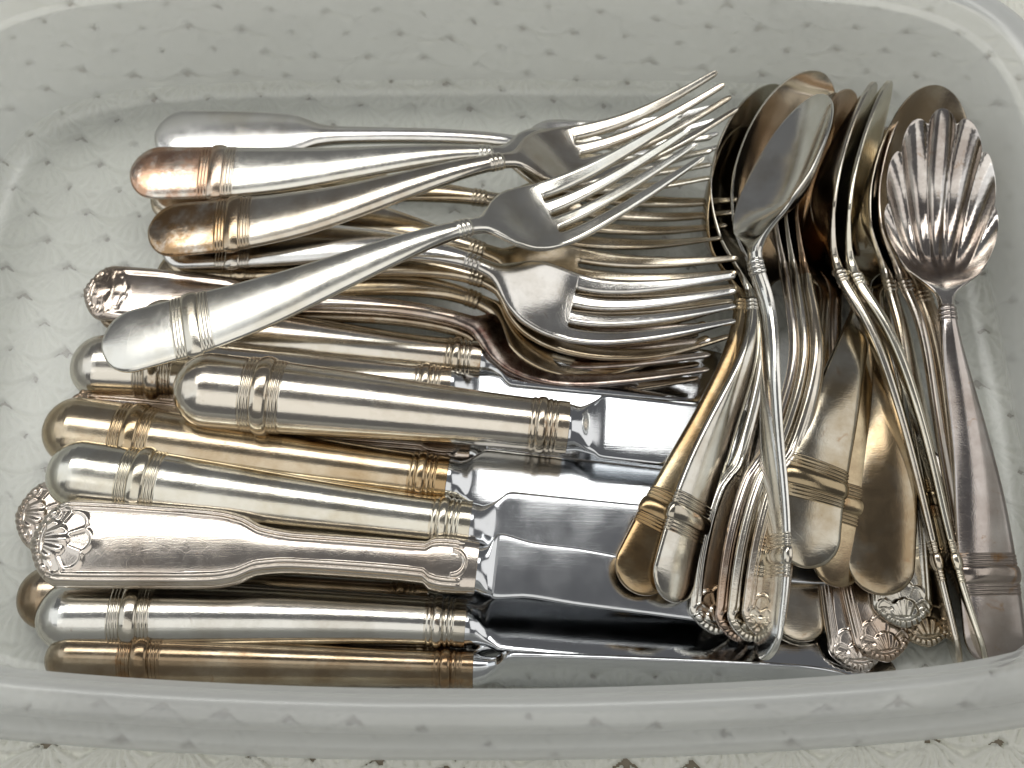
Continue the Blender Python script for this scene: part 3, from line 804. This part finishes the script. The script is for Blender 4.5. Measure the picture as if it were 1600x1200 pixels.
make_fork(P((232, 362, 24), (510, 325, 34), (785, 252, 40), (905, 243, 30), (1020, 205, 36), (1137, 140, 47)), 0, 'banded',
          'fork with brown tarnished butt and amber head, its tines reaching farthest up', mats(**mix(WARM, butt=.9, buttcol=(.34, .19, .07))), FG)
make_fork(P((150, 470, 8), (420, 487, 12), (712, 513, 15), (862, 562, 6), (980, 568, 8), (1092, 556, 16)), 0, 'shell',
          'dark lowest fork whose edge shows under the purple stained fork', mats(**BROWN), FG)
make_fork(P((132, 455, 13), (420, 472, 18), (715, 500, 21), (862, 549, 12), (985, 553, 14), (1110, 542, 24)), 0, 'shell',
          'shell-ended fork with purple brown stained head at the bottom of the fork heap', mats(**mix(ROSE, head=1.0, buttcol=(.17, .09, .07), amt=.5)), FG)
make_fork(P((160, 545, 33), (440, 462, 43), (735, 355, 47), (860, 335, 37), (975, 280, 44), (1083, 212, 56)), 0, 'banded',
          'brightest fork laid diagonally on top of all the others', mats(**BRIGHT), FG, W=10.3, HW=11.8)

# knives: butt, handle end, tip
make_knife(P((216, 505, 12), (752, 562, 12), (1180, 602, 5)), 0, 'banded',
           'knife handle under the diagonal fork, ending beneath the stained fork head', mats(2, **WARM), KG, W=9.0)
make_knife(P((112, 572, 11), (705, 604, 11), (1250, 650, 4)), 0, 'banded',
           'knife with rounded butt poking out just below the diagonal fork butt', mats(0, **mix(WARM, amt=.3)), KG)
make_knife(P((95, 652, 9), (735, 702, 8), (1250, 740, 4)), 0, 'shell',
           'coppery fiddle knife mostly hidden between the topmost knife and the gold one', mats(0, **mix(ROSE, amt=.6)), KG, W=9.0)
make_knife(P((26, 806, 8), (742, 843, 9), (1230, 890, 4)), 0, 'shell',
           'knife whose shell butt peeks out behind the front shell-ended knife', mats(1, **ROSE), KG)
make_knife(P((28, 934, 8), (668, 946, 8), (1230, 990, 4)), 0, 'banded',
           'knife mostly hidden under the shell-ended knife, brown rim at its butt', mats(2, **BROWN), KG, W=9.4)
make_knife(P((70, 667, 16), (700, 750, 17), (1330, 822, 11)), -2, 'banded',
           'gold tarnished knife in the middle with a bright white blade', mats(0, **mix(GOLD, base=(.62, .53, .39), tone=(.42, .29, .15))), KG)
make_knife(P((76, 735, 19), (735, 822, 20), (1370, 880, 12)), 2, 'banded',
           'silver knife with brushed grey blade just above the shell-ended knife', mats(1, **mix(BRIGHT, base=(.76, .74, .66), amt=.45, samt=.1, rough=.15)), KG)
make_knife(P((272, 604, 28), (887, 668, 26), (1480, 735, 14)), 0, 'banded',
           'topmost knife with the widest white blade, set farther right than the rest', mats(0, **mix(WARM, base=(.74, .69, .60), amt=.3)), KG, W=11.4, BLW=10.2)
make_knife(P((50, 848, 24), (745, 889, 24), (1210, 962, 14)), [0, 1, 4], 'shell',
           'shell-ended knife with fiddle handle and tapering blade lying on top', mats(1, **mix(ROSE, base=(.66, .60, .53), amt=.3)), KG, W=12.2, BLW=9.0, taper=.75)
make_knife(P((58, 962, 12), (728, 974, 13), (1400, 1050, 5)), -18, 'banded',
           'silver knife with a long dark mirror blade, second from the front wall', mats(2, **mix(GREY, base=(.74, .73, .68))), KG)
make_knife(P((95, 1012, 6), (700, 1024, 6), (1075, 1046, 4)), 78, 'banded',
           'short knife seen only as a thin blade edge beside the front knife', mats(2, **BROWN), KG, W=7, BLW=7)
make_knife(P((72, 1032, 11), (740, 1047, 11), (1340, 1070, 9)), 76, 'banded',
           'foremost knife lying on its edge against the front wall', mats(0, **mix(BROWN, base=(.50, .43, .32))), KG, W=8.9)

# spoons: butt ... neck, bowl middle, tip
def SP(*l): return P(*l)
make_spoon(SP((1345, 1050, 7), (1318, 880, 10), (1290, 700, 13), (1275, 560, 12), (1270, 470, 9), (1280, 330, 5), (1290, 200, 6)), 8, 'shell',
           'lowest shell-ended spoon, its ornament touching the front wall', mats(**mix(ROSE, amt=.3)), SG, BW=13)
make_spoon(SP((1388, 1035, 9), (1350, 880, 12), (1320, 700, 14), (1305, 560, 13), (1305, 470, 10), (1320, 330, 6), (1335, 200, 6)), 8, 'shell',
           'coppery shell-ended spoon, second of the shell ends from the front wall', mats(**mix(ROSE, amt=.6)), SG, BW=13)
make_spoon(SP((1452, 1012, 7), (1425, 880, 9), (1405, 700, 11), (1395, 560, 11), (1390, 470, 9), (1385, 330, 6), (1385, 200, 6)), 6, 'shell',
           'dark shell-ended spoon nearest the pair of thin banded handles', mats(**BROWN), SG, BW=13)
make_spoon(SP((1248, 1003, 7), (1256, 860, 9), (1270, 700, 12), (1285, 560, 12), (1290, 470, 9), (1300, 330, 5), (1310, 200, 6)), 0, 'plain',
           'plain golden handle with rounded end, under the broad banded handle', mats(**GOLD), SG, BW=13)
make_spoon(SP((1490, 900, 6), (1462, 780, 10), (1430, 620, 16), (1405, 500, 20), (1388, 440, 20), (1396, 320, 18), (1425, 178, 26)), 48, 'banded',
           'spoon with slim neck rings, between the edge-on pair and the dark bowl', mats(**mix(WARM, amt=.5)), SG, BW=15)
make_spoon(SP((1540, 985, 6), (1508, 820, 10), (1470, 640, 16), (1434, 490, 21), (1412, 440, 21), (1415, 320, 18), (1440, 165, 26)), 42, 'banded',
           'spoon whose neck rings sit just left of the scalloped bowl stem', mats(**ROSE), SG, BW=15)
make_spoon(SP((1566, 995, 7), (1530, 820, 12), (1496, 640, 18), (1462, 510, 22), (1440, 455, 22), (1440, 310, 20), (1462, 133, 36)), 12, 'banded',
           'spoon with dark shadowed bowl directly behind the scalloped one', mats(**mix(BROWN, samt=.1)), SG, BW=16.5)
make_spoon(SP((988, 925, 25), (1052, 790, 26), (1110, 660, 27), (1150, 545, 28), (1158, 470, 26), (1145, 345, 22), (1176, 203, 26)), [8, 8, 10, 14, 30, 52, 52], 'banded',
           'amber gold banded spoon handle, leftmost of the fan across the blades', mats(**mix(GOLD, base=(.46, .38, .25), tone=(.27, .18, .09), amt=.6), bowl=dict(base=(.52, .46, .34), tone=(.34, .25, .14))), SG, BW=15)
make_spoon(SP((1046, 940, 24), (1082, 800, 26), (1130, 660, 28), (1172, 545, 29), (1175, 470, 27), (1160, 320, 22), (1228, 140, 28)), [38, 38, 38, 40, 45, 45, 45], 'banded',
           'banded spoon tilted on edge, second handle from the left of the fan', mats(**mix(GREY, amt=.5)), SG, BW=17)
make_spoon(SP((1116, 992, 15), (1128, 860, 19), (1165, 700, 23), (1195, 545, 28), (1192, 470, 28), (1205, 300, 24), (1290, 118, 34)), [25, 25, 28, 34, 42, 42, 42], 'shell',
           'shell-ended spoon with the big bowl standing tallest at the back left of the fan', mats(**mix(GREY, base=(.72, .70, .64))), SG, BW=18)
make_spoon(SP((1372, 930, 20), (1380, 830, 22), (1385, 700, 24), (1372, 560, 20), (1365, 470, 14), (1365, 330, 8), (1370, 200, 8)), 0, 'plain',
           'wide flat golden handle without bands, right of the two broad banded ones', mats(**mix(GOLD, base=(.46, .42, .33), tone=(.30, .22, .13), amt=.6, samt=.35)), SG, W=9.6, BW=13)
make_spoon(SP((1412, 982, 12), (1405, 860, 16), (1400, 700, 18), (1392, 560, 16), (1380, 470, 12), (1375, 330, 8), (1378, 200, 8)), 0, 'shell',
           'grey shell-ended spoon whose ornament stands clear beside the wide plain handle', mats(**mix(GREY, samt=.2)), SG, BW=13)
make_spoon(SP((1300, 916, 20), (1322, 800, 23), (1335, 670, 25), (1345, 545, 22), (1340, 470, 16), (1330, 330, 9), (1330, 200, 9)), 22, 'banded',
           'brownish banded handle half covered by the broad bright banded handle', mats(**mix(BROWN, base=(.62, .52, .34))), SG, BW=13)
make_spoon(SP((1150, 1003, 17), (1165, 860, 22), (1205, 700, 27), (1242, 560, 32), (1228, 435, 29), (1243, 320, 21), (1290, 160, 25)), [38, 38, 40, 50, 60, 62, 62], 'shell',
           'coppery shell-ended spoon, outermost of the three nested on their sides', mats(**mix(ROSE, butt=.6, buttcol=(.38, .24, .15))), SG, BW=18)
make_spoon(SP((1168, 1003, 19), (1185, 860, 24), (1224, 700, 29), (1258, 560, 34), (1243, 435, 30), (1260, 320, 21), (1315, 152, 26)), [38, 38, 40, 50, 60, 62, 62], 'shell',
           'middle spoon of the three nested on their sides', mats(**mix(WARM, amt=.4)), SG, BW=18)
make_spoon(SP((1190, 998, 21), (1208, 860, 26), (1245, 700, 31), (1276, 560, 36), (1260, 435, 31), (1276, 320, 22), (1335, 147, 27)), [38, 38, 40, 50, 60, 62, 62], 'shell',
           'spoon with bowl coloured dark copper for its orange reflection, innermost of the three nested', mats(**mix(WARM, butt=.6, buttcol=(.38, .25, .15)), bowl=dict(base=(.52, .40, .29), tone=(.40, .22, .11), amt=.4)), SG, BW=18)  # bowl colour carries a painted-in orange reflection
make_spoon(SP((1258, 888, 27), (1268, 780, 30), (1300, 650, 31), (1335, 530, 26), (1350, 450, 18), (1350, 330, 12), (1350, 200, 12)), 10, 'banded',
           'broad bright banded handle facing up in the centre of the fan', mats(**mix(GREY, base=(.56, .53, .45), tone=(.34, .27, .17), amt=.55, samt=.3)), SG, W=9.8, BW=13)
make_spoon(SP((1498, 1044, 12), (1468, 915, 15), (1432, 760, 20), (1395, 620, 27), (1350, 500, 31), (1310, 425, 31), (1316, 300, 26), (1368, 132, 34)), 76, 'banded',
           'left one of the two spoons standing on edge with thin banded handles', mats(**mix(WARM, amt=.4)), SG, BW=17)
make_spoon(SP((1538, 1042, 13), (1497, 915, 17), (1460, 760, 21), (1424, 620, 28), (1378, 505, 32), (1335, 430, 32), (1340, 300, 27), (1392, 130, 35)), 76, 'banded',
           'right one of the two spoons standing on edge with thin banded handles', mats(**mix(GREY, base=(.82, .78, .66))), SG, BW=17)
make_spoon(SP((1194, 1032, 26), (1212, 870, 31), (1207, 700, 36), (1204, 560, 41), (1196, 466, 43), (1180, 405, 47), (1209, 290, 48), (1276, 150, 51)), [-76, -76, -76, -74, -70, -62, -57, -57], 'banded',
           'spoon on its side facing the forks, with a thin straight edge-on handle in front', mats(**mix(GREY, base=(.80, .79, .74), rough=.11)), SG, BW=16, depth=7.5)
make_spoon(SP((1560, 1043, 15), (1546, 915, 20), (1518, 700, 28), (1490, 560, 35), (1479, 480, 37), (1470, 325, 33), (1472, 184, 41)), [10, 10, 6, 0, -6, -8, -8], 'banded',
           'big scalloped shell bowl spoon lying on top at the far right', mats(**mix(GREY, base=(.50, .46, .43), tone=(.30, .25, .22), amt=.5, samt=.35, rough=.12), bowl=dict(base=(.80, .76, .71), rough=.12)), SG, W=9.6, BW=16.2, depth=9.5, fluted=1.05, name='serving_spoon')
